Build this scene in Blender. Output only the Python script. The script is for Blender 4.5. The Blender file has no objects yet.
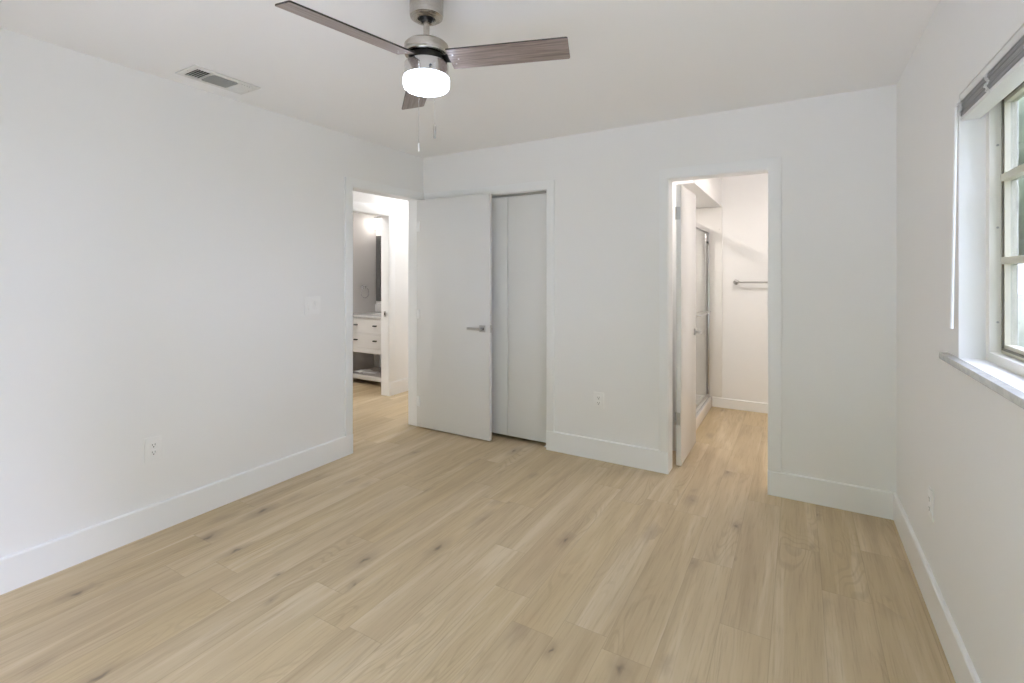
import bpy, bmesh, math, random
from mathutils import Vector, Matrix, noise as mnoise
R = math.radians
sc = bpy.context.scene
COL = sc.collection

# ------------------------------------------------------------------ camera
FPX = 489.0
cam_d = bpy.data.cameras.new('camera')
cam = bpy.data.objects.new('camera', cam_d); COL.objects.link(cam)
cam.location = (0, 0, 1.379)
cam.rotation_euler = (R(90), 0, R(30.41))
cam_d.sensor_fit = 'HORIZONTAL'; cam_d.sensor_width = 36.0
cam_d.lens = FPX / 1024 * 36.0
cam_d.shift_y = -(341.5 - 273.7) / 1024
cam_d.clip_start = 0.02; cam_d.clip_end = 300
sc.camera = cam

# ------------------------------------------------------------------ view, world, daylight
sc.view_settings.view_transform = 'Standard'
sc.view_settings.look = 'None'
sc.view_settings.exposure = 0.0
sc.view_settings.gamma = 1.0
sc.view_settings.use_curve_mapping = False
try:
    cy = sc.cycles
    cy.use_denoising = True
    cy.max_bounces = 16; cy.diffuse_bounces = 14; cy.glossy_bounces = 5
    cy.transparent_max_bounces = 12; cy.transmission_bounces = 6
    cy.sample_clamp_indirect = 6.0
    cy.caustics_reflective = False; cy.caustics_refractive = False
except Exception:
    pass
w = bpy.data.worlds.new('overcast_sky'); sc.world = w
w.use_nodes = True
bg = w.node_tree.nodes['Background']
bg.inputs[0].default_value = (0.90, 0.95, 1.30, 1)
bg.inputs[1].default_value = 17.8          # bright overcast sky

def portal(name, loc, rot, sx, sy):        # sky-light portal lying in a window opening (a sampling aid, gives off nothing itself)
    l = bpy.data.lights.new(name, 'AREA'); l.shape = 'RECTANGLE'; l.size = sx; l.size_y = sy
    o = bpy.data.objects.new(name, l); COL.objects.link(o); o.location = loc; o.rotation_euler = rot
    l.cycles.is_portal = True
    return o
portal('sky_portal_side', (0.60, 1.61, 1.54), (R(90), 0, R(90)), 1.22, 0.90)
portal('sky_portal_front', (-0.70, -0.69, 1.04), (R(90), 0, 0), 2.10, 2.06)
sun_d = bpy.data.lights.new('sun', 'SUN'); sun_d.energy = 8.0; sun_d.angle = R(1.5); sun_d.color = (1.0, 0.97, 0.93)
sun = bpy.data.objects.new('sun', sun_d); COL.objects.link(sun)
sun.rotation_euler = (Vector((0.03, -0.50, -1.0))).to_track_quat('-Z', 'Y').to_euler()   # from behind the house: lights the garden, not the rooms

# ------------------------------------------------------------------ materials
def mat(name, col, rough=0.5, metal=0.0, spec=0.5, emit=None, estr=0.0):
    m = bpy.data.materials.new(name); m.use_nodes = True
    b = m.node_tree.nodes['Principled BSDF']
    b.inputs['Base Color'].default_value = (*col, 1)
    b.inputs['Roughness'].default_value = rough
    b.inputs['Metallic'].default_value = metal
    b.inputs['Specular IOR Level'].default_value = spec
    if emit:
        b.inputs['Emission Color'].default_value = (*emit, 1)
        b.inputs['Emission Strength'].default_value = estr
    return m

class NT:
    """small node-building helper"""
    def __init__(s, m):
        s.t = m.node_tree; s.n = s.t.nodes; s.l = s.t.links
    def new(s, k, **p):
        x = s.n.new(k)
        for a, v in p.items(): setattr(x, a, v)
        return x
    def put(s, sock, v):
        if hasattr(v, 'is_output') or isinstance(v, bpy.types.NodeSocket): s.l.new(v, sock)
        else: sock.default_value = v
    def math(s, op, a, b=0.0, c=0.0, clamp=False):
        x = s.new('ShaderNodeMath', operation=op, use_clamp=clamp)
        s.put(x.inputs[0], a); s.put(x.inputs[1], b); s.put(x.inputs[2], c)
        return x.outputs[0]
    def comb(s, a, b, c):
        x = s.new('ShaderNodeCombineXYZ')
        for i, v in enumerate((a, b, c)): s.put(x.inputs[i], v)
        return x.outputs[0]
    def mix(s, f, a, b, blend='MIX'):
        x = s.new('ShaderNodeMix', data_type='RGBA', blend_type=blend)
        s.put(x.inputs[0], f)
        for sock, v in ((x.inputs[6], a), (x.inputs[7], b)):
            if isinstance(v, bpy.types.NodeSocket): s.l.new(v, sock)
            else: sock.default_value = (*v, 1)
        return x.outputs[2]
    def noise(s, vec, scale, detail=2.0, rough=0.5, dist=0.0):
        x = s.new('ShaderNodeTexNoise'); s.l.new(vec, x.inputs['Vector'])
        x.inputs['Scale'].default_value = scale; x.inputs['Detail'].default_value = detail
        x.inputs['Roughness'].default_value = rough; x.inputs['Distortion'].default_value = dist
        return x.outputs[0]
    def ramp(s, f, lo, hi):
        x = s.new('ShaderNodeMapRange', interpolation_type='SMOOTHSTEP'); s.put(x.inputs[0], f)
        x.inputs[1].default_value = lo; x.inputs[2].default_value = hi
        return x.outputs[0]

def paint(name, col, rough, bump=0.02, scale=220.0):
    m = mat(name, col, rough); n = NT(m); b = n.n['Principled BSDF']
    tc = n.new('ShaderNodeTexCoord')
    bp = n.new('ShaderNodeBump'); bp.inputs['Strength'].default_value = bump; bp.inputs['Distance'].default_value = 0.002
    n.l.new(n.noise(tc.outputs['Object'], scale, 3.0), bp.inputs['Height']); n.l.new(bp.outputs[0], b.inputs['Normal'])
    return m

M = {}
M['wall'] = paint('wall_paint', (0.87, 0.87, 0.87), 0.62, 0.05)
M['ceiling'] = paint('ceiling_paint', (0.90, 0.90, 0.90), 0.8, 0.08)
M['grey_wall'] = paint('grey_wall_tone', (0.50, 0.48, 0.465), 0.6, 0.05)  # greyer base colour than the other walls
M['trim'] = paint('semigloss_trim_paint', (0.885, 0.895, 0.905), 0.30, 0.01)
M['door'] = paint('gloss_door_paint', (0.76, 0.76, 0.755), 0.22, 0.008)
M['closet'] = paint('closet_door_paint', (0.78, 0.78, 0.77), 0.4, 0.01)
M['plastic'] = mat('white_plastic', (0.90, 0.90, 0.90), 0.35)
M['dark'] = mat('dark_slot', (0.02, 0.02, 0.02), 0.6)
M['void'] = mat('duct_shade', (0.05, 0.05, 0.045), 0.9)
M['vent'] = mat('vent_enamel', (0.74, 0.74, 0.72), 0.45)
M['chrome'] = mat('chrome', (0.75, 0.75, 0.76), 0.15, 1.0)
M['satin'] = mat('satin_nickel_hardware', (0.50, 0.49, 0.48), 0.3, 1.0)
M['black'] = mat('black_metal', (0.02, 0.02, 0.02), 0.35, 0.6)
M['acrylic'] = mat('white_acrylic', (0.82, 0.81, 0.79), 0.18)
M['vanity'] = mat('vanity_white_paint', (0.80, 0.80, 0.79), 0.35)
M['mirror'] = mat('mirror_silver', (0.55, 0.55, 0.55), 0.03, 1.0)
M['mirror_frame'] = mat('mirror_dark_frame', (0.09, 0.09, 0.088), 0.4)
M['window_metal'] = mat('almond_aluminium', (0.64, 0.61, 0.50), 0.4)
M['window_dark'] = mat('weathered_bronze_channel', (0.16, 0.145, 0.11), 0.5)
M['vinyl'] = mat('almond_window_frame', (0.82, 0.80, 0.73), 0.4)
M['slat'] = mat('blind_rail_vinyl', (0.80, 0.80, 0.80), 0.4)
M['slat_darkened'] = mat('blind_slat_darkened_vinyl', (0.47, 0.47, 0.48), 0.4)  # greyer than the rails, to deepen the shade between stacked slats
M['paper'] = mat('white_paper', (0.82, 0.82, 0.82), 0.7)
M['shelfwood'] = mat('grey_shelf_boards', (0.42, 0.39, 0.38), 0.5)
M['globe'] = mat('lit_opal_glass', (0.9, 0.9, 0.9), 0.3, emit=(0.88, 0.98, 1.20), estr=15.0)
M['warm_lamp'] = mat('lit_warm_diffuser', (0.9, 0.9, 0.9), 0.4, emit=(1.0, 0.91, 0.87), estr=66.0)
M['shower_lamp'] = mat('lit_shower_diffuser', (0.9, 0.9, 0.9), 0.4, emit=(1.0, 0.91, 0.85), estr=200.0)
M['hall_fill_lamp'] = mat('lit_hall_fill_diffuser', (0.9, 0.9, 0.9), 0.4, emit=(0.97, 0.99, 1.0), estr=34.0)
M['nook_fill_lamp'] = mat('lit_nook_fill_diffuser', (0.9, 0.9, 0.9), 0.4, emit=(1.0, 0.93, 0.87), estr=110.0)
M['vanity_fill_lamp'] = mat('lit_vanity_fill_diffuser', (0.9, 0.9, 0.9), 0.4, emit=(1.0, 0.97, 0.94), estr=105.0)
M['hall_lamp'] = mat('lit_hall_diffuser', (0.9, 0.9, 0.9), 0.4, emit=(1.0, 0.985, 0.98), estr=50.0)
M['sconce'] = mat('lit_sconce_glass', (0.9, 0.9, 0.9), 0.4, emit=(1.0, 0.95, 0.90), estr=10.0)

def brushed(name, col, rough):
    m = mat(name, col, rough, 1.0); n = NT(m); b = n.n['Principled BSDF']
    tc = n.new('ShaderNodeTexCoord'); mp = n.new('ShaderNodeMapping'); mp.inputs['Scale'].default_value = (4, 4, 900)
    n.l.new(tc.outputs['Object'], mp.inputs[0])
    f = n.noise(mp.outputs[0], 1.0, 2.0)
    n.l.new(n.math('MULTIPLY_ADD', f, 0.2, rough - 0.1), b.inputs['Roughness'])
    return m
M['nickel'] = brushed('brushed_nickel', (0.46, 0.425, 0.375), 0.26)
M['nickel_bright'] = brushed('polished_nickel', (0.62, 0.60, 0.58), 0.22)

def glass(name, tint, refl):
    m = bpy.data.materials.new(name); m.use_nodes = True; n = NT(m); n.n.clear()
    out = n.new('ShaderNodeOutputMaterial'); tr = n.new('ShaderNodeBsdfTransparent'); tr.inputs[0].default_value = (*tint, 1)
    gl = n.new('ShaderNodeBsdfGlossy'); gl.inputs['Roughness'].default_value = 0.02
    fr = n.new('ShaderNodeFresnel'); ge = n.new('ShaderNodeNewGeometry')   # same index entering and leaving the thin sheet
    n.l.new(n.math('MULTIPLY_ADD', ge.outputs['Backfacing'], 1 / 1.45 - 1.45, 1.45), fr.inputs[0])
    mx = n.new('ShaderNodeMixShader')
    n.l.new(n.math('MULTIPLY', fr.outputs[0], refl), mx.inputs[0]); n.l.new(tr.outputs[0], mx.inputs[1]); n.l.new(gl.outputs[0], mx.inputs[2])
    n.l.new(mx.outputs[0], out.inputs[0])
    return m
M['glass'] = glass('clear_window_glass', (0.95, 0.97, 0.96), 1.0)
M['dimming_glass'] = glass('light_cutting_window_glass', (0.62, 0.635, 0.62), 1.0)  # tint added to cut daylight coming through the side window
M['shower_glass'] = glass('clear_shower_glass', (0.97, 0.98, 0.975), 1.0)

def marble():
    m = mat('white_marble', (0.8, 0.8, 0.8), 0.15); n = NT(m); b = n.n['Principled BSDF']
    tc = n.new('ShaderNodeTexCoord')
    f = n.noise(tc.outputs['Object'], 9.0, 6.0, 0.65, 1.6)
    v = n.ramp(n.math('ABSOLUTE', n.math('SUBTRACT', f, 0.5)), 0.0, 0.09)
    n.l.new(n.mix(v, (0.58, 0.58, 0.59), (0.68, 0.68, 0.67)), b.inputs['Base Color'])
    return m
M['marble'] = marble()

def oak_floor():
    m = mat('light_oak_plank', (0.5, 0.4, 0.28), 0.45); n = NT(m); b = n.n['Principled BSDF']
    tc = n.new('ShaderNodeTexCoord'); s = n.new('ShaderNodeSeparateXYZ'); n.l.new(tc.outputs['Object'], s.inputs[0])
    x, y = s.outputs[0], s.outputs[1]
    W, L = 0.178, 1.22
    u = n.math('DIVIDE', n.math('ADD', x, 0.804 + W * 40), W)
    row = n.math('FLOOR', u); fu = n.math('FRACT', u)
    wn = n.new('ShaderNodeTexWhiteNoise', noise_dimensions='1D'); n.l.new(row, wn.inputs['W'])
    v = n.math('DIVIDE', n.math('ADD', n.math('MULTIPLY', wn.outputs['Value'], L), n.math('ADD', y, 20.0)), L)
    colr = n.math('FLOOR', v); fv = n.math('FRACT', v)
    wid = n.new('ShaderNodeTexWhiteNoise', noise_dimensions='2D'); n.l.new(n.comb(row, colr, 0.0), wid.inputs['Vector'])
    pid = wid.outputs['Value']
    sp = n.new('ShaderNodeSeparateColor'); n.l.new(wid.outputs['Color'], sp.inputs[0])
    off = n.math('MULTIPLY', pid, 37.0)
    # broad figure, fine grain, cathedral rings, knots: all differ from plank to plank
    broad = n.noise(n.comb(n.math('MULTIPLY', x, 11.0), n.math('MULTIPLY_ADD', y, 0.85, off), off), 1.0, 4.0, 0.55, 0.5)
    fine = n.noise(n.comb(n.math('MULTIPLY', x, 120.0), n.math('MULTIPLY_ADD', y, 5.0, off), off), 1.0, 3.0, 0.6)
    ringv = n.noise(n.comb(n.math('MULTIPLY', x, 5.0), n.math('MULTIPLY_ADD', y, 0.75, off), off), 1.0, 2.0, 0.5, 0.4)
    rings = n.math('SINE', n.math('MULTIPLY', ringv, 150.0))
    ringm = n.ramp(n.noise(n.comb(n.math('MULTIPLY', x, 4.0), n.math('MULTIPLY_ADD', y, 0.9, off), n.math('ADD', off, 9.0)), 1.0, 1.0), 0.5, 0.7)
    vo = n.new('ShaderNodeTexVoronoi', feature='F1'); vo.inputs['Scale'].default_value = 1.0
    warp = n.noise(tc.outputs['Object'], 14.0, 2.0)
    kx = n.math('MULTIPLY_ADD', warp, 0.45, n.math('MULTIPLY', x, 8.0))
    n.l.new(n.comb(kx, n.math('MULTIPLY_ADD', y, 3.2, off), off), vo.inputs['Vector'])
    kd = vo.outputs['Distance']
    spc = n.new('ShaderNodeSeparateColor'); n.l.new(vo.outputs['Color'], spc.inputs[0])
    has = n.math('GREATER_THAN', spc.outputs[0], 0.60)
    size = n.math('MULTIPLY_ADD', spc.outputs[1], 0.13, 0.03)
    knot = n.math('MULTIPLY', has, n.math('SUBTRACT', 1.0, n.ramp(n.math('DIVIDE', kd, size), 0.1, 1.0)))
    halo = n.math('MULTIPLY', has, n.math('SUBTRACT', 1.0, n.ramp(n.math('DIVIDE', kd, size), 0.6, 3.6)))
    c = n.mix(pid, (0.510, 0.395, 0.230), (0.572, 0.450, 0.274))
    c = n.mix(n.math('MULTIPLY', sp.outputs[1], 0.40), c, (0.530, 0.430, 0.305))
    c = n.mix(n.math('MULTIPLY', n.ramp(broad, 0.45, 0.75), 0.60), c, (0.370, 0.270, 0.160))
    c = n.mix(n.math('MULTIPLY', n.ramp(broad, 0.50, 0.25), 0.55), c, (0.720, 0.620, 0.470))
    c = n.mix(n.math('MULTIPLY', n.ramp(fine, 0.48, 0.75), 0.32), c, (0.30, 0.215, 0.135))
    c = n.mix(n.math('MULTIPLY', n.math('MULTIPLY', n.ramp(rings, 0.1, 1.0), ringm), 0.24), c, (0.27, 0.195, 0.12))
    c = n.mix(n.math('MULTIPLY', halo, 0.45), c, (0.28, 0.205, 0.14))
    c = n.mix(n.math('MULTIPLY', knot, 0.66), c, (0.11, 0.085, 0.06))
    du = n.math('MULTIPLY', n.math('MINIMUM', fu, n.math('SUBTRACT', 1.0, fu)), W)
    dv = n.math('MULTIPLY', n.math('MINIMUM', fv, n.math('SUBTRACT', 1.0, fv)), L)
    seam = n.math('SUBTRACT', 1.0, n.ramp(n.math('MINIMUM', du, dv), 0.0006, 0.0022))
    c = n.mix(n.math('MULTIPLY', seam, 0.22), c, (0.16, 0.115, 0.07))
    n.l.new(c, b.inputs['Base Color'])
    n.l.new(n.math('MULTIPLY_ADD', fine, 0.18, 0.36), b.inputs['Roughness'])
    bp = n.new('ShaderNodeBump'); bp.inputs['Strength'].default_value = 0.12; bp.inputs['Distance'].default_value = 0.002
    n.l.new(n.math('SUBTRACT', n.math('MULTIPLY', fine, 0.3), seam), bp.inputs['Height']); n.l.new(bp.outputs[0], b.inputs['Normal'])
    return m
M['floor'] = oak_floor()

def blade_wood():
    m = mat('greyed_walnut_blade', (0.2, 0.15, 0.12), 0.33); n = NT(m); b = n.n['Principled BSDF']
    tc = n.new('ShaderNodeTexCoord'); mp = n.new('ShaderNodeMapping'); mp.inputs['Scale'].default_value = (5, 130, 20)
    n.l.new(tc.outputs['Object'], mp.inputs[0])
    f = n.noise(mp.outputs[0], 1.0, 5.0, 0.65, 0.3)
    n.l.new(n.mix(n.ramp(f, 0.3, 0.7), (0.135, 0.100, 0.085), (0.30, 0.245, 0.215)), b.inputs['Base Color'])
    return m
M['blade'] = blade_wood()
M['blade_edge'] = mat('blade_dark_edge', (0.025, 0.02, 0.018), 0.5)

def leafy(name, a, bcol):
    m = mat(name, a, 0.8); n = NT(m); b = n.n['Principled BSDF']
    tc = n.new('ShaderNodeTexCoord')
    n.l.new(n.mix(n.ramp(n.noise(tc.outputs['Object'], 3.0, 5.0), 0.35, 0.65), a, bcol), b.inputs['Base Color'])
    return m
M['leaf'] = leafy('tree_foliage', (0.05, 0.068, 0.035), (0.11, 0.135, 0.07))
M['bark'] = leafy('tree_bark', (0.10, 0.075, 0.055), (0.17, 0.14, 0.11))
M['lawn'] = leafy('dry_pale_lawn', (0.085, 0.10, 0.05), (0.13, 0.14, 0.08))
M['patio'] = paint('pale_concrete', (0.60, 0.60, 0.59), 0.8, 0.2, 60)
M['stucco'] = paint('outside_stucco', (0.70, 0.69, 0.64), 0.9, 0.2, 60)

# ------------------------------------------------------------------ mesh helpers (all coordinates are world metres)
class B:
    def __init__(s): s.bm = bmesh.new()
    def _take(s, t):
        me = bpy.data.meshes.new('tmp'); t.to_mesh(me); t.free(); s.bm.from_mesh(me); bpy.data.meshes.remove(me); return s
    def box(s, x0, x1, y0, y1, z0, z1, bev=0.0, seg=2):
        t = bmesh.new(); bmesh.ops.create_cube(t, size=1.0)
        for v in t.verts:
            v.co = Vector((x0 + (x1 - x0) * (v.co.x + .5), y0 + (y1 - y0) * (v.co.y + .5), z0 + (z1 - z0) * (v.co.z + .5)))
        if bev: bmesh.ops.bevel(t, geom=t.edges[:], offset=bev, segments=seg, profile=0.6, affect='EDGES')
        return s._take(t)
    def obox(s, c, size, rot, bev=0.0):     # oriented box
        t = bmesh.new(); bmesh.ops.create_cube(t, size=1.0)
        for v in t.verts: v.co = Vector((v.co.x * size[0], v.co.y * size[1], v.co.z * size[2]))
        if bev: bmesh.ops.bevel(t, geom=t.edges[:], offset=bev, segments=2, profile=0.6, affect='EDGES')
        bmesh.ops.transform(t, matrix=Matrix.Translation(c) @ rot.to_4x4(), verts=t.verts)
        return s._take(t)
    def lathe(s, prof, c, axis=(0, 0, 1), seg=48):   # prof: (radius, height along axis)
        t = bmesh.new(); q = Vector((0, 0, 1)).rotation_difference(Vector(axis)).to_matrix()
        rings = []
        for r, h in prof:
            if r < 1e-6: rings.append([t.verts.new(q @ Vector((0, 0, h)) + Vector(c))])
            else: rings.append([t.verts.new(q @ Vector((r * math.cos(2 * math.pi * i / seg), r * math.sin(2 * math.pi * i / seg), h)) + Vector(c)) for i in range(seg)])
        for a, b in zip(rings, rings[1:]):
            for i in range(seg):
                j = (i + 1) % seg
                f = [a[0], b[j], b[i]] if len(a) == 1 else [a[i], a[j], b[0]] if len(b) == 1 else [a[i], a[j], b[j], b[i]]
                if len(set(f)) > 2:
                    try: t.faces.new(f)
                    except ValueError: pass
        for rg in (rings[0], rings[-1]):
            if len(rg) > 2:
                try: t.faces.new(rg)
                except ValueError: pass
        bmesh.ops.recalc_face_normals(t, faces=t.faces[:])
        return s._take(t)
    def rod(s, p0, p1, r, seg=16, bev=0.0):
        p0, p1 = Vector(p0), Vector(p1); L = (p1 - p0).length
        pr = [(0, 0), (r - bev, 0), (r, bev), (r, L - bev), (r - bev, L), (0, L)] if bev else [(0, 0), (r, 0), (r, L), (0, L)]
        return s.lathe(pr, p0, (p1 - p0).normalized(), seg)
    def tube(s, pts, r, seg=10, closed=False):
        t = bmesh.new(); pts = [Vector(p) for p in pts]; n = len(pts); rings = []
        for i, p in enumerate(pts):
            a = pts[(i - 1) % n] if closed or i else p; b = pts[(i + 1) % n] if closed or i < n - 1 else p
            d = (b - a).normalized(); up = Vector((0, 0, 1)) if abs(d.z) < .95 else Vector((1, 0, 0))
            e = d.cross(up).normalized(); f = d.cross(e).normalized()
            rings.append([t.verts.new(p + (e * math.cos(2 * math.pi * k / seg) + f * math.sin(2 * math.pi * k / seg)) * r) for k in range(seg)])
        for i in range(n if closed else n - 1):
            a, b = rings[i], rings[(i + 1) % n]
            for k in range(seg): t.faces.new([a[k], a[(k + 1) % seg], b[(k + 1) % seg], b[k]])
        if not closed:
            t.faces.new(rings[0]); t.faces.new(rings[-1][::-1])
        bmesh.ops.recalc_face_normals(t, faces=t.faces[:])
        return s._take(t)
    def prism(s, poly, axis, a, b, bev=0.0):   # polygon in the two other axes (in x,y,z order), extruded along axis from a to b
        t = bmesh.new()
        def P(p, h): return Vector((h, p[0], p[1])) if axis == 'x' else Vector((p[0], h, p[1])) if axis == 'y' else Vector((p[0], p[1], h))
        lo = [t.verts.new(P(p, a)) for p in poly]; hi = [t.verts.new(P(p, b)) for p in poly]
        t.faces.new(lo); t.faces.new(hi[::-1]); n = len(poly)
        for i in range(n): t.faces.new([lo[i], hi[i], hi[(i + 1) % n], lo[(i + 1) % n]])
        bmesh.ops.recalc_face_normals(t, faces=t.faces[:])
        if bev: bmesh.ops.bevel(t, geom=t.edges[:], offset=bev, segments=2, profile=0.6, affect='EDGES')
        return s._take(t)
    def grid(s, axis, a, b, us, zs, solid):
        """slab normal to axis between a and b, cells us x zs, solid(i,j) says which cells exist; one closed connected surface"""
        t = bmesh.new(); V = {}
        def P(u, z, h): return Vector((h, u, z)) if axis == 'x' else Vector((u, h, z)) if axis == 'y' else Vector((u, z, h))
        def vt(i, j, k):
            if (i, j, k) not in V: V[(i, j, k)] = t.verts.new(P(us[i], zs[j], (a, b)[k]))
            return V[(i, j, k)]
        I, J = len(us) - 1, len(zs) - 1
        ok = lambda i, j: 0 <= i < I and 0 <= j < J and solid(i, j)
        for i in range(I):
            for j in range(J):
                if not ok(i, j): continue
                for k in (0, 1): t.faces.new([vt(i, j, k), vt(i + 1, j, k), vt(i + 1, j + 1, k), vt(i, j + 1, k)])
                if not ok(i - 1, j): t.faces.new([vt(i, j, 0), vt(i, j + 1, 0), vt(i, j + 1, 1), vt(i, j, 1)])
                if not ok(i + 1, j): t.faces.new([vt(i + 1, j, 0), vt(i + 1, j + 1, 0), vt(i + 1, j + 1, 1), vt(i + 1, j, 1)])
                if not ok(i, j - 1): t.faces.new([vt(i, j, 0), vt(i + 1, j, 0), vt(i + 1, j, 1), vt(i, j, 1)])
                if not ok(i, j + 1): t.faces.new([vt(i, j + 1, 0), vt(i + 1, j + 1, 0), vt(i + 1, j + 1, 1), vt(i, j + 1, 1)])
        bmesh.ops.recalc_face_normals(t, faces=t.faces[:])
        return s._take(t)
    def wall(s, axis, a, b, u0, u1, holes=(), z1=2.44):
        us = sorted({u0, u1, *[h[0] for h in holes], *[h[1] for h in holes]})
        zs = sorted({0.0, z1, *[h[2] for h in holes], *[h[3] for h in holes]})
        def solid(i, j):
            um, zm = (us[i] + us[i + 1]) / 2, (zs[j] + zs[j + 1]) / 2
            return not any(h[0] < um < h[1] and h[2] < zm < h[3] for h in holes)
        return s.grid(axis, a, b, us, zs, solid)

def obj(name, b, m, parent=None, loc=None, smooth=40, rot=None):
    """link B as one mesh object; loc = its origin (default: the parent's origin, else its own bottom centre)"""
    me = bpy.data.meshes.new(name); b.bm.to_mesh(me); b.bm.free()
    me.materials.append(m)
    if smooth:
        for p in me.polygons: p.use_smooth = True
        me.set_sharp_from_angle(angle=R(smooth))
    o = bpy.data.objects.new(name, me); COL.objects.link(o)
    base = Vector((0, 0, 0))
    if parent is not None:
        q = parent
        while q is not None: base += q.location; q = q.parent
        o.parent = parent
    org = Vector(loc) if loc is not None else base
    me.transform(Matrix.Translation(-org)); o.location = org - base
    return o
def tag(o, label=None, cat=None, group=None, kind=None):
    for k, v in (('label', label), ('category', cat), ('group', group), ('kind', kind)):
        if v: o[k] = v
    return o
def thing(name, label, cat, loc, group=None):
    o = bpy.data.objects.new(name, None); COL.objects.link(o); o.empty_display_size = 0.05
    o.location = loc
    return tag(o, label, cat, group)
def struct(name, b, m, label, cat, parent=None, loc=(0, 0, 0)):
    return tag(obj(name, b, m, parent, loc), label, cat, kind='structure')

# ------------------------------------------------------------------ room dimensions
XL, XR, YB, YF, H = -2.97, 0.472, 3.457, -0.56, 2.44
T = 0.115
YFAR = 5.45
XH, XO = -3.99, -5.01

# ------------------------------------------------------------------ shell
struct('floor', B().box(-5.13, 0.62, -0.70, 5.57, -0.12, 0.0), M['floor'], 'light oak plank floor running through the bedroom, hall and both bathrooms', 'floor')
struct('ceiling', B().box(-5.13, 0.62, -0.70, 5.57, H, H + 0.14), M['ceiling'], 'flat white painted ceiling with the three-blade fan', 'ceiling')
struct('wall_left', B().wall('x', XL - T, XL, YF, YFAR, [(2.610, 3.392, 0, 2.057)]), M['wall'], 'white wall on the left with an outlet, light switch and open doorway to the hall', 'wall')
struct('wall_back', B().wall('y', YB, YB + T, XL, XR, [(-2.882, -1.698, 0, 2.052), (-0.787, -0.157, 0, 2.042)]), M['wall'], 'white back wall holding the closet and the bathroom doorway', 'wall')
struct('wall_right', B().wall('x', XR, XR + 0.148, YF, YFAR, [(1.00, 2.222, 1.090, 1.990)]), M['wall'], 'white wall on the right with the blind-topped window', 'wall')
struct('wall_front', B().wall('y', YF - 0.14, YF, -5.13, 0.62, [(-1.75, 0.35, 0, 2.07)]), M['wall'], 'white wall behind the viewpoint with an unseen glass door sized for daylight', 'wall')
struct('wall_far', B().wall('y', YFAR, YFAR + 0.12, -5.13, 0.62), M['wall'], 'white far wall of the bathroom carrying the towel bar', 'wall')
struct('wall_hall', B().wall('x', XH - 0.11, XH, YF, YFAR, [(3.273, 4.057, 0, 2.042)]), M['wall'], 'white hall wall with the doorway to the vanity room', 'wall')
struct('wall_outer', B().wall('x', XO - 0.12, XO, YF, YFAR), M['grey_wall'], 'grey side wall of the vanity room with the towel ring', 'wall')
struct('wall_vanity', B().wall('y', 4.85, 4.95, XO, XH - 0.11), M['wall'], 'wall behind the vanity and mirror', 'wall')
struct('wall_vanity_near', B().wall('y', 2.2, 2.3, XO, XH - 0.11), M['wall'], 'near wall of the vanity room', 'wall')
struct('wall_hall_end', B().wall('y', 0.9, 1.0, XH, XL - T), M['wall'], 'near end wall of the hall', 'wall')
struct('wall_closet', B().wall('y', 4.2, 4.3, XL, -1.68), M['wall'], 'back wall of the closet', 'wall')
struct('wall_shower', B().wall('x', -1.68, -1.60, YB + T, YFAR), M['wall'], 'wall between closet and shower', 'wall')
struct('wall_wing', B().wall('y', 3.925, 4.00, -1.60, -0.80, z1=2.0715), M['wall'], 'short wing wall behind the open bathroom door', 'wall')
struct('ceiling_soffit', B().box(-1.60, -0.69, 3.92, YFAR, 2.072, H), M['wall'], 'dropped white soffit above the shower', 'soffit')

BT = 0.016   # baseboard thickness
def base_profile(side):   # (across, z) polygon with eased top edge; side = +1 grows to +, -1 to -
    return [(0, 0), (side * BT, 0), (side * BT, 0.146), (side * (BT - .005), 0.151), (0, 0.151)]
def baseboard(name, axis, face, side, a, b, label, h=0.151):
    k = h / 0.151
    if axis == 'y':   # runs along y, on an x = face wall
        bb = B().prism([(face + p[0], p[1] * k) for p in base_profile(side)], 'y', a, b)
    else:
        bb = B().prism([(face + p[0], p[1] * k) for p in base_profile(side)], 'x', a, b)
    return struct(name, bb, M['trim'], label, 'baseboard')
baseboard('baseboard_left', 'y', XL, 1, YF, 2.622, 'tall white baseboard along the left wall under the outlet')
baseboard('baseboard_back', 'x', YB, -1, -1.71, -0.775, 'white baseboard between the closet and the bathroom doorway')
baseboard('baseboard_back_right', 'x', YB, -1, -0.169, XR, 'white baseboard from the bathroom doorway to the right corner')
baseboard('baseboard_right', 'y', XR, -1, YF, YB - BT, 'white baseboard along the right wall below the window')
baseboard('baseboard_far', 'x', YFAR, -1, -0.776, XR, 'low white baseboard under the towel bar in the bathroom', h=0.098)
baseboard('baseboard_hall', 'y', XH, 1, 4.045, YFAR, 'white baseboard on the hall wall right of the vanity doorway')
baseboard('baseboard_front', 'x', YF, 1, XL + BT, XR - BT, 'white baseboard on the wall behind the viewpoint')

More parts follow.
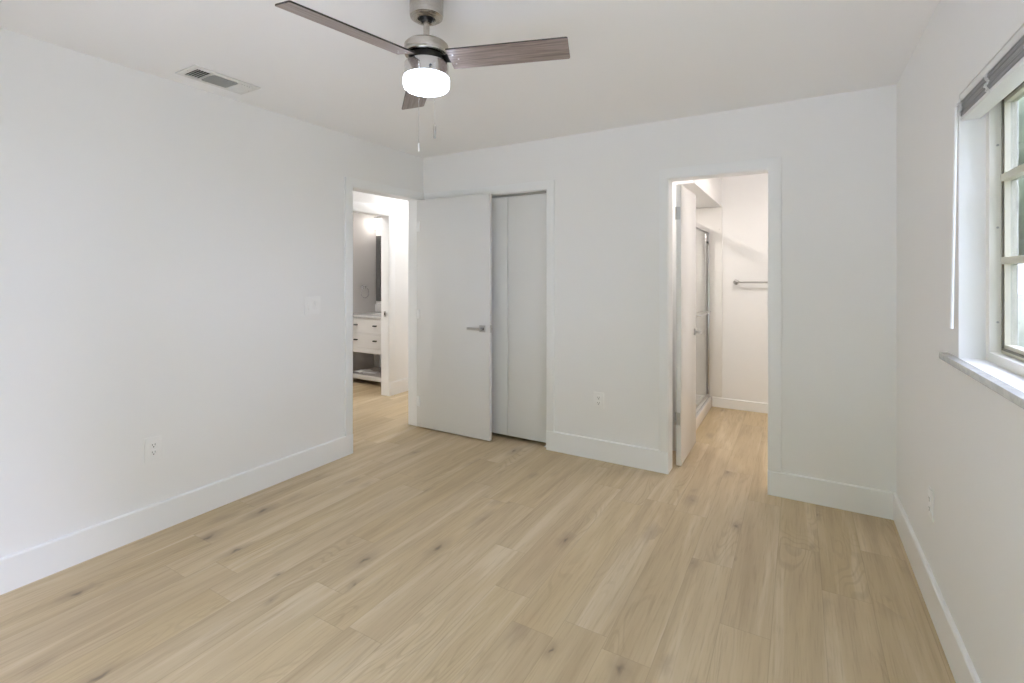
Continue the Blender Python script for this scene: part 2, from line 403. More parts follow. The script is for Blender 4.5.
# door casings with the jamb lining, standing on the baseboards
def casing(name, axis, face, side, o0, o1, top, cw, depth, label, zb=0.151, thick=0.017, cap=None):
    """flat boards round the finished opening o0..o1 x top; side = direction out of the wall; the 12 mm jamb lining runs depth back through the wall"""
    a, b = (face, face + side * thick) if side > 0 else (face + side * thick, face)
    e0 = o0 - cw if cap is None else cap[0]; e1 = o1 + cw if cap is None else cap[1]
    i0, i1, it = o0 - .003, o1 + .003, top + .003
    bb = B().prism([(e0, zb), (i0, zb), (i0, it), (i1, it), (i1, zb), (e1, zb), (e1, top + cw), (e0, top + cw)], 'x' if axis == 'y' else 'y', a, b, 0.003)
    root = struct(name, bb, M['trim'], label, 'door trim')
    d0, d1 = (face - depth, face + side * 0.002) if side > 0 else (face + side * 0.002, face + depth)
    t = 0.0119
    jb = B().prism([(o0 - t, 0), (o0, 0), (o0, top), (o1, top), (o1, 0), (o1 + t, 0), (o1 + t, top + t), (o0 - t, top + t)], 'x' if axis == 'y' else 'y', d0, d1)
    obj('door_jamb', jb, M['trim'], root, (0, 0, 0))
    return root
casing('trim_1', 'y', XL, 1, 2.622, 3.38, 2.045, 0.07, T, 'white flat casing round the doorway to the hall', cap=(2.552, YB))
casing('trim_2', 'x', YB, -1, -2.87, -1.71, 2.040, 0.070, T, 'white flat casing round the closet opening', cap=(-2.95, -1.644))
casing('trim_3', 'x', YB, -1, -0.775, -0.169, 2.030, 0.072, T, 'white flat casing round the bathroom doorway', cap=(-0.836, -0.095))
casing('trim_4', 'y', XH, 1, 3.285, 4.045, 2.03, 0.10, 0.11, 'white casing of the vanity doorway across the hall', thick=0.010)

# ------------------------------------------------------------------ windows
wr = struct('window_1', B().grid('x', 0.541, 0.580, [1.00, 1.035, 2.187, 2.222], [1.090, 1.120, 1.960, 1.990], lambda i, j: not (i == 1 and j == 1)), M['vinyl'],
            'almond framed window in the right wall with muntin bars', 'window', loc=(0.56, 1.611, 1.09))
sb = B().grid('x', 0.572, 0.602, [1.035, 1.058, 2.164, 2.187], [1.120, 1.150, 1.930, 1.960], lambda i, j: not (i == 1 and j == 1))
obj('sash', sb, M['window_metal'], wr)
ch = B().grid('x', 0.5675, 0.5720, [1.046, 1.053, 2.169, 2.176], [1.131, 1.138, 1.942, 1.949], lambda i, j: not (i == 1 and j == 1))
obj('channel', ch, M['window_dark'], wr)
for z in (1.421, 1.690): obj('muntin', B().box(0.566, 0.600, 1.045, 2.180, z - 0.012, z + 0.012, 0.003), M['window_metal'], wr)
for y in (1.415, 1.805): obj('muntin', B().box(0.574, 0.598, y - 0.011, y + 0.011, 1.14, 1.94, 0.003), M['window_metal'], wr)
obj('pane', B().box(0.586, 0.590, 1.05, 2.172, 1.135, 1.945), M['dimming_glass'], wr)
for z in (1.22, 1.53, 1.80):
    obj('screw', B().rod((0.561, 2.1868, z), (0.561, 2.1845, z), 0.0035, 10), M['satin'], wr)
obj('window_sill', B().box(0.446, 0.541, 0.86, 2.36, 1.066, 1.0895, 0.003), M['marble'], wr)

wf = struct('window_2', B().grid('y', -0.68, -0.60, [-1.75, -1.69, -0.73, -0.67, 0.29, 0.35], [0.0, 0.06, 2.01, 2.07], lambda i, j: not (i in (1, 3) and j == 1)), M['vinyl'],
            'unseen wide sliding glass door, sized for daylight, in the wall behind the viewpoint', 'window', loc=(-0.70, -0.64, 0.0))  # front daylight is inferred; glass door form and size chosen for its light
for a_, b_, y_ in ((-1.70, -0.69, -0.655), (-0.71, 0.30, -0.625)):
    obj('pane', B().box(a_, b_, y_ - .002, y_ + .002, 0.05, 2.02), M['glass'], wf)
obj('pull_handle', B().box(-0.718, -0.686, -0.60, -0.575, 0.95, 1.15, 0.006), M['vinyl'], wf)

# raised blind over the side window
bl = thing('window_blind', 'white slatted blind raised into a tight stack at the top of the right window', 'blind', (0.50, 1.611, 1.90))
y0, y1 = 1.006, 2.217
obj('headrail', B().box(0.474, 0.530, y0, y1, 1.9655, 1.9885, 0.003), M['slat'], bl)
sl = B(); rnd = random.Random(3)
for i in range(8):
    z = 1.9175 + i * 0.0063; dx = rnd.uniform(-.0015, .0015)
    sl.obox((0.4995 + dx, (y0 + y1) / 2 + rnd.uniform(-.002, .002), z), (0.050, y1 - y0 - 0.012, 0.0019), Matrix.Rotation(rnd.uniform(-.035, .035), 3, 'Y'))
obj('slats', sl, M['slat_darkened'], bl)
obj('bottom_rail', B().box(0.4745, 0.525, y0 + .005, y1 - .005, 1.899, 1.9125, 0.003), M['slat'], bl)
for yy in (2.195, 1.92, 1.62, 1.32, 1.03):
    c = B(); r2 = random.Random(int(yy * 100))
    for k in range(5):
        pts = []
        for q in range(11):
            t = q / 10
            pts.append((0.4735 - 0.010 * abs(math.sin(t * math.pi * 2)) * r2.uniform(.3, 1.2), yy + r2.uniform(-.014, .014), 1.905 + 0.062 * t))
        c.tube(pts, 0.0014, 6)
    obj('ladder_cord', c, M['plastic'], bl)
wd = obj('tilt_wand', B().tube([(0.476, 2.203, 1.958), (0.462, 2.203, 1.945), (0.461, 2.203, 1.90), (0.450, 2.204, 1.197)], 0.005, 10), M['plastic'], bl)
obj('wand_tip', B().rod((0.4504, 2.204, 1.222), (0.4499, 2.204, 1.190), 0.0055, 12, 0.001), M['plastic'], wd)

# ------------------------------------------------------------------ doors
def lever(name, root, c, nrm, along, m, L=0.115):
    """square rosette, neck and flat lever; c on the door face, nrm out of the face, along = lever direction"""
    c, nrm, along = Vector(c), Vector(nrm), Vector(along); up = Vector((0, 0, 1))
    rot = Matrix((along, up, nrm)).transposed()
    h = obj(name, B().obox(c + nrm * 0.005, (0.056, 0.056, 0.010), rot, 0.0015), m, root)
    obj('lever', B().rod(c + nrm * 0.008, c + nrm * 0.050, 0.0095, 16).obox(c + nrm * 0.050 + along * (L / 2 - 0.012), (L, 0.020, 0.012), rot, 0.003), m, h)
    return h
def hinge(root, c, ax_dir, m):
    b = B().rod((c[0], c[1], c[2] - 0.045), (c[0], c[1], c[2] + 0.045), 0.006, 12, 0.001)
    b.obox(Vector(c) + Vector(ax_dir) * 0.016, (0.030 if ax_dir[0] else 0.003, 0.030 if ax_dir[1] else 0.003, 0.088), Matrix.Identity(3))
    return obj('hinge', b, m, root)
d1 = struct('door_1', B().box(-2.956, -2.178, 3.350, 3.383, 0.012, 2.036, 0.002), M['door'], 'white flat slab door swung open from the hall doorway in front of the closet', 'door', loc=(-2.956, 3.367, 0.012))
hh = lever('door_handle', d1, (-2.246, 3.350, 0.926), (0, -1, 0), (-1, 0, 0), M['satin'], 0.135)
obj('keyhole', B().box(-2.254, -2.230, 3.3385, 3.3405, 0.916, 0.936, 0.0005), M['black'], hh)
lever('door_handle', d1, (-2.246, 3.383, 0.926), (0, 1, 0), (-1, 0, 0), M['satin'], 0.0455).scale = (1, 1, 1)
obj('latch_plate', B().box(-2.1785, -2.1765, 3.355, 3.378, 0.895, 0.957).rod((-2.177, 3.3665, 0.926), (-2.167, 3.3665, 0.926), 0.007, 12), M['satin'], d1)
for z in (0.24, 1.02, 1.80):
    hinge(d1, (-2.953, 3.346, z), (1, 0, 0), M['trim'])

d2 = struct('door_2', B().box(-0.757, -0.722, 3.603, 4.185, 0.012, 2.016, 0.002), M['door'], 'white slab door swung into the bathroom with nickel hinges on its edge', 'door', loc=(-0.757, 3.603, 0.012))
lever('door_handle', d2, (-0.722, 4.125, 0.915), (1, 0, 0), (0, -1, 0), M['satin'], 0.115)
lever('door_handle', d2, (-0.757, 4.125, 0.915), (-1, 0, 0), (0, -1, 0), M['satin'], 0.115)
for z in (0.345, 1.81):
    b = B().box(-0.755, -0.728, 3.6005, 3.6035, z - 0.045, z + 0.045).rod((-0.757, 3.597, z - 0.045), (-0.757, 3.597, z + 0.045), 0.006, 12, 0.001)
    for zz in (-.03, 0, .03): b.rod((-0.742, 3.6007, z + zz), (-0.742, 3.5995, z + zz), 0.004, 8)
    obj('hinge', b, M['satin'], d2)

# folding closet door: three flat leaves
d3 = struct('door_3', B().box(-2.093, -1.722, 3.500, 3.530, 0.030, 2.020, 0.002), M['closet'], 'white flat-panel folding closet door behind the open slab door', 'door', loc=(-1.722, 3.515, 0.030))
for a, b_ in ((-2.479, -2.0980), (-2.858, -2.4825)):
    obj('door_leaf', B().box(a, b_, 3.500, 3.530, 0.030, 2.020, 0.002), M['closet'], d3)
obj('track', B().prism([(3.505, 2.0395), (3.505, 2.026), (3.508, 2.026), (3.508, 2.036), (3.522, 2.036), (3.522, 2.026), (3.525, 2.026), (3.525, 2.0395)], 'x', -2.858, -1.722), M['satin'], d3)
obj('pivot_bracket', B().box(-1.752, -1.7205, 3.485, 3.530, 0.0005, 0.004).rod((-1.738, 3.515, 0.004), (-1.738, 3.515, 0.036), 0.005, 12), M['trim'], d3)
hg = B()
for z in (0.35, 1.03, 1.70): hg.rod((-2.0947, 3.531, z - 0.03), (-2.0947, 3.531, z + 0.03), 0.004, 10)
obj('hinge', hg, M['satin'], d3)
sp = thing('strike_plate', 'small metal strike plate on the jamb of the vanity doorway', 'strike plate', (-4.03, 4.033, 0.93))
obj('plate', B().box(-4.046, -4.016, 4.0305, 4.0330, 0.895, 0.955, 0.0008), M['satin'], sp)
obj('latch_hole', B().box(-4.038, -4.024, 4.0298, 4.0306, 0.912, 0.938), M['dark'], sp)

# ------------------------------------------------------------------ outlets and switch
def frame_of(axis, side):   # columns: along the wall, up, out of the wall
    if axis == 'x': return Matrix(((0, -side, 0), (0, 0, 1), (side, 0, 0))).transposed()
    return Matrix(((-side * -1, 0, 0), (0, 0, 1), (0, side, 0))).transposed()
def outlet(loc, axis, side, label, sx=0.074, sz=0.120):
    t = thing('wall_outlet', label, 'outlet', loc, 'wall outlets of the bedroom'); q = frame_of(axis, side); c = Vector(loc)
    W = lambda a, u, o: c + q @ Vector((a, u, o))
    obj('cover_plate', B().obox(W(0, 0, 0.003), (sx, sz, 0.006), q, 0.002), M['plastic'], t)
    for s in (-1, 1):
        r = obj('receptacle', B().obox(W(0, s * 0.0195, 0.0065), (0.034, 0.029, 0.004), q, 0.0018), M['plastic'], t)
        k = B()
        for a, hgt in ((-0.0065, 0.010), (0.0065, 0.008)): k.obox(W(a, s * 0.0195 + 0.004, 0.0083), (0.0024, hgt, 0.0012), q)
        k.rod(W(0, s * 0.0195 - 0.0075, 0.0079), W(0, s * 0.0195 - 0.0075, 0.0089), 0.0031, 10)
        obj('slot', k, M['dark'], r)
    obj('screw', B().rod(W(0, 0, 0.0055), W(0, 0, 0.0072), 0.003, 10), M['plastic'], t)
    return t
outlet((XL, 1.279, 0.446), 'x', 1, 'white duplex wall outlet low on the left wall', 0.080, 0.126)
outlet((-1.281, YB, 0.440), 'y', -1, 'white duplex wall outlet low on the back wall between the closet and the bathroom doorway', 0.080, 0.118)
outlet((XR, 2.612, 0.430), 'x', -1, 'white duplex wall outlet low on the right wall below the window')
sw = thing('light_switch', 'white double rocker light switch on the left wall by the hall doorway', 'light switch', (XL, 2.270, 1.156))
q = frame_of('x', 1); c = Vector((XL, 2.270, 1.156))
obj('cover_plate', B().obox(c + q @ Vector((0, 0, .003)), (0.128, 0.124, 0.006), q, 0.002), M['plastic'], sw)
for s, tl in ((-1, 5), (1, -5)):
    fr = obj('rocker_frame', B().obox(c + q @ Vector((s * .026, 0, .0062)), (0.037, 0.070, 0.002), q, 0.0008), M['plastic'], sw)
    obj('rocker', B().obox(c + q @ Vector((s * .026, 0, .0082)), (0.031, 0.064, 0.005), q @ Matrix.Rotation(R(tl), 3, 'X'), 0.001), M['plastic'], fr)

# ------------------------------------------------------------------ ceiling vent
vt = thing('air_vent', 'white three-way ceiling air vent with louvres over a dark sheet near the left wall', 'vent', (-2.733, 1.50, H))
vx0, vx1, vy0, vy1 = -2.832, -2.640, 1.322, 1.676
ys = [vy0, 1.352, 1.422, 1.434, 1.566, 1.578, 1.648, vy1]; xs = [vx0, -2.800, -2.672, vx1]
obj('frame', B().grid('z', H - 0.008, H - 0.002, xs, ys, lambda i, j: not (i == 1 and j in (1, 3, 5))), M['vent'], vt)
obj('duct_shade_sheet', B().box(-2.806, -2.666, 1.346, 1.654, H - 0.0020, H - 0.0005), M['void'], vt)  # thin dark sheet stands in for the shade inside the duct
def louvres(tilt_sets):
    for y0_, y1_, ax, tilt in tilt_sets:
        b = B()
        if ax == 'y':
            for k in range(8):
                x = -2.800 + 0.008 + k * 0.016
                b.obox((x, (y0_ + y1_) / 2, H - 0.0095), (0.013, y1_ - y0_, 0.0012), Matrix.Rotation(R(tilt), 3, 'Y'))
        else:
            for k in range(5):
                y = y0_ + 0.007 + k * 0.014
                b.obox((-2.736, y, H - 0.0095), (0.128, 0.013, 0.0012), Matrix.Rotation(R(tilt), 3, 'X'))
        obj('louvres', b, M['vent'], vt)
louvres([(1.352, 1.422, 'x', 50), (1.434, 1.566, 'y', 55), (1.578, 1.648, 'x', -35)])
for y in (1.336, 1.662): obj('screw', B().rod((-2.736, y, H - 0.009), (-2.736, y, H - 0.0075), 0.0035, 10), M['satin'], vt)

# ------------------------------------------------------------------ ceiling fan
FX, FY = -1.2236, 1.4414
fan = thing('ceiling_fan', 'brushed nickel ceiling fan with three greyed wood blades and a lit drum light', 'ceiling fan', (FX, FY, H))
F = lambda z: (FX, FY, z)
obj('canopy', B().lathe([(0.0, H - .0005), (0.062, H - .0005), (0.0635, 2.430), (0.0635, 2.364), (0.061, 2.354), (0.050, 2.347), (0.036, 2.344), (0.030, 2.350), (0.028, 2.360), (0.0, 2.362)], (FX, FY, 0)), M['nickel'], fan)
obj('hanger_ball', B().lathe([(0.012, 2.338), (0.020, 2.339), (0.027, 2.347), (0.027, 2.355), (0.012, 2.3555)], (FX, FY, 0)), M['black'], fan)
obj('downrod', B().rod(F(2.355), F(2.250), 0.0118, 24).lathe([(0.013, 2.284), (0.0165, 2.281), (0.0175, 2.260), (0.024, 2.255), (0.024, 2.250), (0.0, 2.250)], (FX, FY, 0), seg=24), M['nickel'], fan)
obj('motor_housing', B().lathe([(0.0, 2.255), (0.060, 2.255), (0.076, 2.253), (0.0825, 2.246), (0.0830, 2.212), (0.081, 2.208), (0.072, 2.206), (0.0, 2.206)], (FX, FY, 0), seg=64), M['nickel'], fan)
obj('flywheel', B().lathe([(0.0, 2.2065), (0.066, 2.2065), (0.068, 2.203), (0.068, 2.184), (0.064, 2.181), (0.0, 2.181)], (FX, FY, 0), seg=48), M['black'], fan)
sh = obj('switch_housing', B().lathe([(0.0, 2.180), (0.076, 2.180), (0.081, 2.177), (0.0825, 2.172), (0.0825, 2.122), (0.0, 2.122)], (FX, FY, 0), seg=64), M['nickel_bright'], fan)
for k in range(3):
    a = R(200 + 120 * k); e = Vector((math.cos(a), math.sin(a), 0))
    p = Vector((FX, FY, 2.140)) + e * 0.081
    obj('thumb_screw', B().rod(p, p + e * 0.009, 0.0045, 12, 0.001), M['black'], sh)
obj('light_globe', B().lathe([(0.0, 2.128), (0.080, 2.128), (0.0855, 2.124), (0.0868, 2.117), (0.0868, 2.096), (0.084, 2.086), (0.076, 2.079), (0.055, 2.075), (0.0, 2.073)], (FX, FY, 0), seg=64), M['globe'], fan)
# blades: built along local x so the grain follows them
BL, BW, ZB = 0.541, 0.1086, 2.1873
def blade_mesh():
    b = B(); t = bmesh.new(); prof = []
    r0, hw = 0.094, BW / 2
    prof = [(r0, -hw)]
    prof += [(BL - .004, -hw), (BL, -hw + .004), (BL, hw - .004), (BL - .004, hw), (r0, hw)]
    b.prism(prof, 'z', -0.0028, 0.0028)
    return b
bmesh_blade = None
for k in range(3):
    a = R(18.416 + 120 * k - (1.1 if k == 1 else 0))
    rotm = Matrix.Rotation(a, 4, 'Z') @ Matrix.Rotation(R(-14.55), 4, 'X')
    if bmesh_blade is None:
        o = obj('blade', blade_mesh(), M['blade'], fan, loc=(0, 0, 0), smooth=0)
        bmesh_blade = o.data
        bmesh_blade.materials.append(M['blade_edge'])
        for p in bmesh_blade.polygons:
            if abs(p.normal.z) < 0.5: p.material_index = 1
    else:
        o = bpy.data.objects.new('blade', bmesh_blade); COL.objects.link(o); o.parent = fan
    o.location = (0, 0, ZB - H); o.rotation_euler = rotm.to_euler()
    ir = B().prism([(0.050, -0.016), (0.088, -0.022), (0.112, -0.034), (0.128, -0.034), (0.128, 0.034), (0.112, 0.034), (0.088, 0.022), (0.050, 0.016)], 'z', 0.0029, 0.0062)
    i_ = bpy.data.objects.new('blade_iron', bpy.data.meshes.new('blade_iron')); ir.bm.to_mesh(i_.data); ir.bm.free()
    i_.data.materials.append(M['black']); COL.objects.link(i_); i_.parent = o
    for (x, y) in ((0.112, -0.024), (0.128, 0.0), (0.112, 0.024)):
        s_ = B().lathe([(0, -0.0046), (0.0025, -0.0044), (0.0038, -0.0027), (0.0, -0.0027)], (x, y, 0), seg=12)
        i_ = bpy.data.objects.new('screw', bpy.data.meshes.new('screw')); s_.bm.to_mesh(i_.data); s_.bm.free()
        i_.data.materials.append(M['satin']); COL.objects.link(i_); i_.parent = o
dv = Vector((-0.5062, 0.8624, 0)); rv = Vector((0.8624, 0.5062, 0))
for lat, zt, zb, zp, rr, m, lab in ((-0.0120, 2.150, 1.853, 1.820, 0.0030, 'plastic', 'longer chain with clear pull'), (0.0460, 2.150, 1.917, 1.868, 0.0048, 'satin', 'shorter chain with dark grey pull')):
    p = Vector((FX, FY, 0)) - dv * 0.092 + rv * lat
    q0 = Vector((FX, FY, 0)) - dv * 0.070 + rv * lat * 0.8
    b = B().tube([(q0.x, q0.y, zt + .004), ((p.x + q0.x) / 2, (p.y + q0.y) / 2, zt + .006), (p.x, p.y, zt), (p.x, p.y, zb)], 0.0009, 6)
    z = zb
    while z < zt:
        b.lathe([(0, -.0014), (.0012, -.0008), (.0014, 0), (.0012, .0008), (0, .0014)], (p.x, p.y, z), seg=8); z += 0.006
    c_ = obj('pull_chain', b, M['satin'] if m == 'x' else M['chrome'], fan); c_['label'] = lab
    obj('pull_knob', B().lathe([(0, zp), (rr * .8, zp + .001), (rr, zp + .004), (rr, zb - .006), (rr * .5, zb - .001), (0, zb)], (p.x, p.y, 0), seg=16), M[m], c_)

# ------------------------------------------------------------------ bathroom with the shower
base = thing('shower_stall', 'white shower stall with a low curb and glossy wall panels', 'shower', (-1.18, 4.66, 0))
obj('pan', B().box(-1.598, -0.86, 4.002, 5.448, 0.001, 0.05, 0.004), M['acrylic'], base)
obj('curb', B().box(-0.876, -0.777, 4.002, 5.430, 0.001, 0.108, 0.006), M['acrylic'], base)
obj('drain', B().lathe([(0, 0.0505), (0.05, 0.0505), (0.05, 0.053), (0, 0.0535)], (-1.2, 4.6, 0), seg=24), M['chrome'], base)
sur = base
obj('end_panel', B().box(-1.598, -0.683, 5.432, 5.449, 0.109, 2.066, 0.004), M['acrylic'], sur)
obj('seam', B().box(-1.590, -0.690, 5.4305, 5.4322, 1.395, 1.400), M['acrylic'], sur)
obj('back_panel', B().box(-1.599, -1.585, 4.02, 5.430, 0.0505, 2.066, 0.003), M['acrylic'], sur)
obj('near_panel', B().box(-1.584, -0.81, 4.001, 4.013, 0.0505, 2.066, 0.003), M['acrylic'], sur)
obj('screw', B().rod((-0.708, 5.4325, 1.835), (-0.708, 5.4300, 1.835), 0.004, 10), M['satin'], sur)
sd = thing('shower_door', 'sliding glass shower door in a chrome frame standing on the curb', 'shower door', (-0.82, 4.66, 0.1085))
obj('header_rail', B().prism([(-0.845, 1.800), (-0.800, 1.800), (-0.800, 1.842), (-0.806, 1.848), (-0.839, 1.848), (-0.845, 1.842)], 'y', 4.014, 5.400), M['chrome'], sd)
obj('header_shade_strip', B().box(-0.8375, -0.8075, 4.02, 5.396, 1.7975, 1.8005), M['black'], sd)  # black strip stands in for the shade under the header rail
obj('bottom_track', B().prism([(-0.845, 0.1085), (-0.800, 0.1085), (-0.800, 0.122), (-0.812, 0.140), (-0.833, 0.140), (-0.845, 0.122)], 'y', 4.014, 5.400), M['chrome'], sd)
for yy in (4.014, 5.400): obj('wall_post', B().box(-0.843, -0.802, yy, yy + 0.030, 0.1085, 1.848, 0.003), M['chrome'], sd)
for y0_, y1_, xx, nm in ((4.046, 4.72, -0.834, 0), (4.62, 5.355, -0.814, 1)):
    g = obj('glass_panel', B().box(xx - 0.003, xx + 0.003, y0_, y1_, 0.142, 1.797), M['shower_glass'], sd)
    st = B()
    for e in (y0_, y1_): st.box(xx - 0.007, xx + 0.007, e - 0.008, e + 0.008, 0.141, 1.796, 0.002)
    obj('stile', st, M['satin'], g)
    obj('gasket', B().box(xx - .004, xx + .004, y1_ - .014, y1_ - .008, 0.145, 1.79), M['black'], g)
    if nm:
        obj('towel_handle', B().tube([(xx + .004, 4.70, 0.995), (xx + .045, 4.70, 0.995), (xx + .045, 5.26, 0.995), (xx + .004, 5.26, 0.995)], 0.007, 12), M['chrome'], g)
        obj('bumper', B().box(xx + .003, xx + .012, y1_ - .03, y1_ + .03, 1.690, 1.712, 0.002), M['black'], g)
tb = thing('towel_bar', 'straight chrome towel bar on the far bathroom wall', 'towel bar', (-0.25, YFAR, 1.295))
obj('bar', B().rod((-0.552, 5.386, 1.293), (0.052, 5.386, 1.293), 0.0085, 16), M['satin'], tb)
for x in (-0.552, 0.052):
    obj('mount', B().lathe([(0, 0), (0.027, 0), (0.027, 0.007), (0.013, 0.012), (0.012, 0.055), (0.016, 0.060), (0.016, 0.080), (0.010, 0.083), (0, 0.083)], (x, YFAR - .0005, 1.293), (0, -1, 0), 24), M['satin'], tb)
def disc_light(name, label, loc, r, m, hgt=0.05):
    t = thing(name, label, 'ceiling light', loc)
    x, y, z = loc
    obj('trim_ring', B().lathe([(r, z - .0005), (r + .015, z - .0005), (r + .015, z - hgt * .35), (r, z - hgt * .35)], (x, y, 0), seg=48), M['nickel'], t)
    obj('diffuser', B().lathe([(0, z - .001), (r - .001, z - .001), (r - .001, z - hgt * .6), (r * .85, z - hgt * .9), (r * .5, z - hgt), (0, z - hgt)], (x, y, 0), seg=48), m, t)
    return t
disc_light('bathroom_ceiling_light', 'round warm ceiling light in the bathroom', (0.08, 4.25, H), 0.13, M['warm_lamp'])
disc_light('shower_light', 'small recessed light in the shower soffit', (-1.20, 4.70, 2.072), 0.07, M['shower_lamp'], 0.012)
disc_light('nook_fill_light', 'small unseen fill light added in the nook behind the open bathroom door', (-1.15, 3.75, H), 0.07, M['nook_fill_lamp'], 0.012)  # added lamp, unseen; brightens the gap beside the bathroom door hinges
disc_light('vanity_room_fill_light', 'unseen round fill light added on the vanity room ceiling', (-4.55, 3.15, H), 0.12, M['vanity_fill_lamp'])  # added lamp, unseen; brightens the vanity front and doorway jamb
disc_light('hall_ceiling_light', 'unseen round fill light added at the near end of the hall', (-3.54, 1.45, H), 0.14, M['hall_fill_lamp'])  # added lamp, unseen; brightens the hinge side of the open slab door
disc_light('hall_ceiling_light', 'round ceiling light at the far end of the hall', (-3.54, 4.40, H), 0.14, M['hall_lamp'])

# ------------------------------------------------------------------ vanity room
vn = thing('bathroom_vanity', 'white vanity cabinet with drawers above an open shelf across the hall', 'vanity', (-4.56, 4.58, 0))
VX0, VX1, VY0, VY1 = -5.003, -4.115, 4.312, 4.845
obj('countertop', B().box(-5.008, -4.108, 4.296, 4.848, 0.828, 0.860, 0.004), M['marble'], vn)
obj('backsplash', B().box(-5.008, -4.108, 4.828, 4.848, 0.860, 0.966, 0.003), M['marble'], vn)
obj('cabinet', B().box(VX0 + .003, VX1 - .003, VY0 + .012, VY1, 0.43, 0.828, 0.002), M['vanity'], vn)
rails = B()
for z0_, z1_ in ((0.813, 0.828), (0.628, 0.640), (0.395, 0.455)): rails.box(VX0 + .05, VX1 - .05, VY0, VY0 + .013, z0_, z1_, 0.0015)
obj('front_rails', rails, M['vanity'], vn)
for x in (VX0, VX1 - .05):
    for y in (VY0, VY1 - .05):
        obj('leg', B().box(x, x + .05, y, y + .05, 0.0, 0.8275, 0.003), M['vanity'], vn)
for z0_, z1_ in ((0.643, 0.810), (0.458, 0.625)):
    x0_, x1_ = VX0 + .053, -4.345
    d = obj('drawer', B().box(x0_, x1_, VY0 + .002, VY0 + .018, z0_, z1_, 0.002).grid('y', VY0 - .004, VY0 + .004, [x0_, x0_ + .028, x1_ - .028, x1_], [z0_, z0_ + .028, z1_ - .028, z1_], lambda i, j: not (i == 1 and j == 1)), M['vanity'], vn)
    for x in (-4.800, -4.470):
        z = (z0_ + z1_) / 2 + 0.012
        obj('pull', B().tube([(x - .016, VY0 - .0, z), (x - .018, VY0 - .022, z), (x + .018, VY0 - .022, z), (x + .016, VY0 - .0, z)], 0.0085, 10), M['black'], d)
dr = obj('door', B().box(-4.338, VX1 - .053, VY0 + .002, VY0 + .018, 0.458, 0.810, 0.002), M['vanity'], vn)
obj('pull', B().tube([(-4.315, VY0 + .002, 0.66), (-4.315, VY0 - .022, 0.66), (-4.315, VY0 - .022, 0.61), (-4.315, VY0 + .002, 0.61)], 0.0055, 10), M['black'], dr)
obj('shelf', B().box(VX0 + .05, VX1 - .05, VY0 + .016, VY1 - .05, 0.098, 0.113), M['shelfwood'], vn)
obj('shelf_rail', B().box(VX0 + .05, VX1 - .05, VY0, VY0 + .016, 0.062, 0.116, 0.0015), M['vanity'], vn)
bs = obj('sink_basin', B().lathe([(0.20, 0.8605), (0.205, 0.864), (0.195, 0.866), (0.185, 0.8615)], (-4.5, 4.56, 0), seg=48), M['acrylic'], vn)
pk = thing('paper_packet', 'crumpled white paper packet lying on the lower vanity shelf', 'paper', (-4.86, 4.46, 0.113))
pb = B(); t = bmesh.new(); bmesh.ops.create_grid(t, x_segments=14, y_segments=10, size=0.5)
for v in t.verts:
    x, y = v.co.x, v.co.y
    v.co = Vector((-4.86 + x * 0.20, 4.465 + y * 0.16 + 0.05 * x * 0.3, 0.122 + 0.016 * (mnoise.noise(Vector((x * 5, y * 5, 3))) + 0.55) * (1 - (2 * abs(x)) ** 4)))
ex = bmesh.ops.solidify(t, geom=t.faces[:], thickness=0.006)
pb._take(t); obj('wrapper', pb, M['paper'], pk)
obj('booklet', B().obox((-4.73, 4.49, 0.1175), (0.16, 0.11, 0.006), Matrix.Rotation(R(18), 3, 'Z'), 0.001), M['paper'], pk)
mr = thing('vanity_mirror', 'tall mirror in a dark frame above the vanity', 'mirror', (-4.56, 4.849, 1.01))
obj('frame', B().grid('y', 4.822, 4.849, [-4.985, -4.915, -4.225, -4.155], [1.005, 1.065, 1.835, 1.895], lambda i, j: not (i == 1 and j == 1)), M['mirror_frame'], mr)
obj('glass', B().box(-4.916, -4.224, 4.832, 4.838, 1.064, 1.836), M['mirror'], mr)
vl = thing('vanity_light', 'lit glass wall lamp above the vanity mirror', 'wall lamp', (-4.56, 4.849, 2.17))
obj('backplate', B().box(-4.97, -4.15, 4.826, 4.849, 2.14, 2.20, 0.003), M['satin'], vl)
for x in (-4.90, -4.56, -4.22):
    a = obj('arm', B().tube([(x, 4.828, 2.17), (x, 4.76, 2.175), (x, 4.745, 2.165), (x, 4.745, 2.135)], 0.008, 10).lathe([(0, 2.145), (0.026, 2.140), (0.028, 2.115), (0, 2.115)], (x, 4.745, 0), seg=20), M['satin'], vl)
    obj('lamp_shade', B().lathe([(0.0, 2.114), (0.03, 2.114), (0.046, 2.03), (0.048, 1.985), (0.044, 1.985), (0, 2.0)], (x, 4.745, 0), seg=24), M['sconce'], a)
tr = thing('towel_ring', 'chrome towel ring on the grey wall beside the vanity', 'towel ring', (XO, 4.60, 1.195))
obj('post', B().lathe([(0, 0), (0.026, 0), (0.026, .008), (0.012, .012), (0.012, .05), (0.015, .052), (0.015, .066), (0, .066)], (XO + .0005, 4.60, 1.20), (1, 0, 0), 20), M['chrome'], tr)
obj('ring', B().tube([(XO + .052 + .018 * math.sin(k * math.pi / 12) * 0, 4.60 + .068 * math.sin(k * math.pi / 12), 1.128 + .068 * math.cos(k * math.pi / 12)) for k in range(24)], 0.0045, 8, True), M['chrome'], tr)

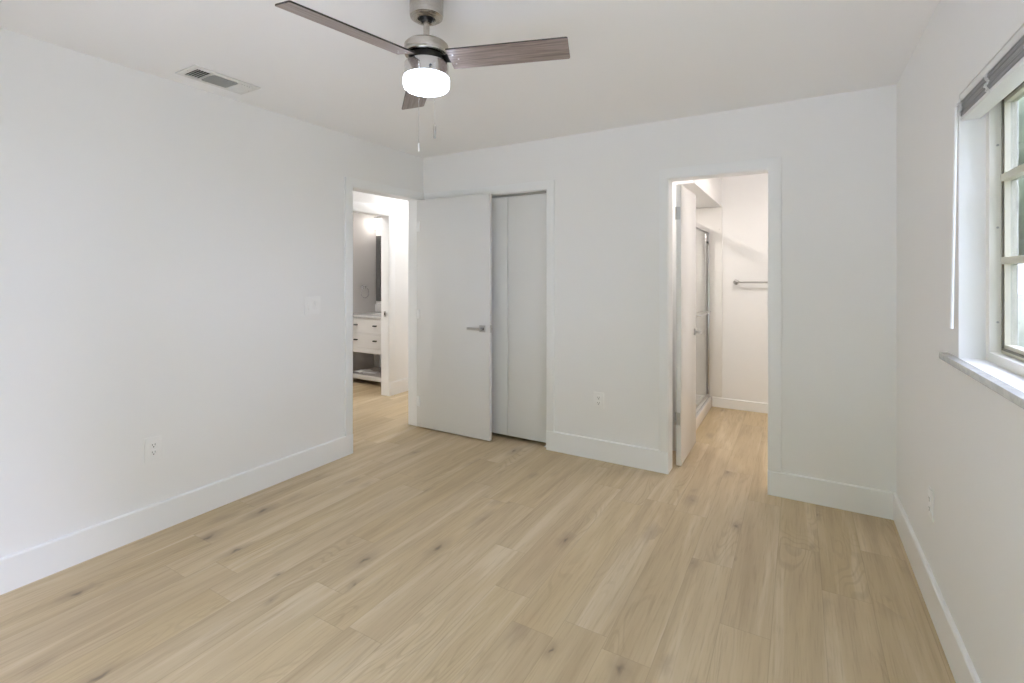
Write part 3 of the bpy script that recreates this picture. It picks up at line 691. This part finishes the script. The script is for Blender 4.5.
# ------------------------------------------------------------------ garden outside the windows
struct('lawn', B().box(-60, 60, -60, 60, -0.42, -0.40), M['lawn'], 'pale green lawn outside the window', 'lawn')
struct('patio', B().box(-5.0, 2.2, -5.2, -0.72, -0.395, -0.10, 0.02), M['patio'], 'unseen pale concrete patio added behind the viewpoint to bounce daylight', 'patio')  # patio added to bounce daylight up to the ceiling
def hedge(x0, x1, y0, y1, h, label):
    tm = bmesh.new(); bmesh.ops.create_cube(tm, size=1.0)
    for v in tm.verts: v.co = Vector((x0 + (x1 - x0) * (v.co.x + .5), y0 + (y1 - y0) * (v.co.y + .5), -0.4 + (h + .4) * (v.co.z + .5)))
    bmesh.ops.subdivide_edges(tm, edges=tm.edges[:], cuts=24, use_grid_fill=True)
    for v in tm.verts:
        if v.co.z > -0.3: v.co += Vector((0.25 * mnoise.noise(v.co * 1.7), 0.3 * mnoise.noise(v.co * 1.9 + Vector((7, 0, 0))), 0.3 * mnoise.noise(v.co * 1.5 + Vector((0, 9, 0)))))
    b = B(); b._take(tm); t = obj('sky_blocking_hedge', b, M['leaf'], None, ((x0 + x1) / 2, (y0 + y1) / 2, -0.4))
    return tag(t, label, 'hedge')
hedge(-12.0, 9.0, -7.4, -5.7, 6.5, 'unseen tall dense hedge added beyond the patio to block low sky light')  # added to keep low sky light off the back wall
def tree(x, y, h, r, seed, label):
    t = thing('garden_tree', label, 'tree', (x, y, -0.4), 'trees beyond the lawn'); rn = random.Random(seed)
    obj('trunk', B().tube([(x, y, -0.4), (x + .05, y, h * .3), (x - .06, y + .05, h * .55), (x, y, h * .8)], 0.05 * r + 0.05, 10), M['bark'], t)
    b = B(); tm = bmesh.new()
    for k in range(9):
        a = rn.uniform(0, 6.28); rr = rn.uniform(0, .6) * r
        c = Vector((x + rr * math.cos(a), y + rr * math.sin(a), h * rn.uniform(.42, .92)))
        s = bmesh.ops.create_icosphere(tm, subdivisions=3, radius=r * rn.uniform(.45, .7), matrix=Matrix.Translation(c))
        for v in s['verts']:
            d = (v.co - c); v.co = c + d * (1 + .35 * mnoise.noise(v.co * 2.2) + .25 * mnoise.noise(v.co * 6.0))
    b._take(tm); obj('crown', b, M['leaf'], t, smooth=180)
for i, (x, y, h, r) in enumerate([(3.2, 14.0, 4.6, 1.6), (7.4, 15.2, 5.2, 1.8), (11.8, 13.6, 5.0, 1.8), (15.2, 10.0, 5.4, 1.9), (17.0, 5.6, 5.0, 1.8), (5.0, 21.0, 7.0, 2.3)]):
    tree(x, y, h, r, i, 'leafy green garden tree seen through the side window')
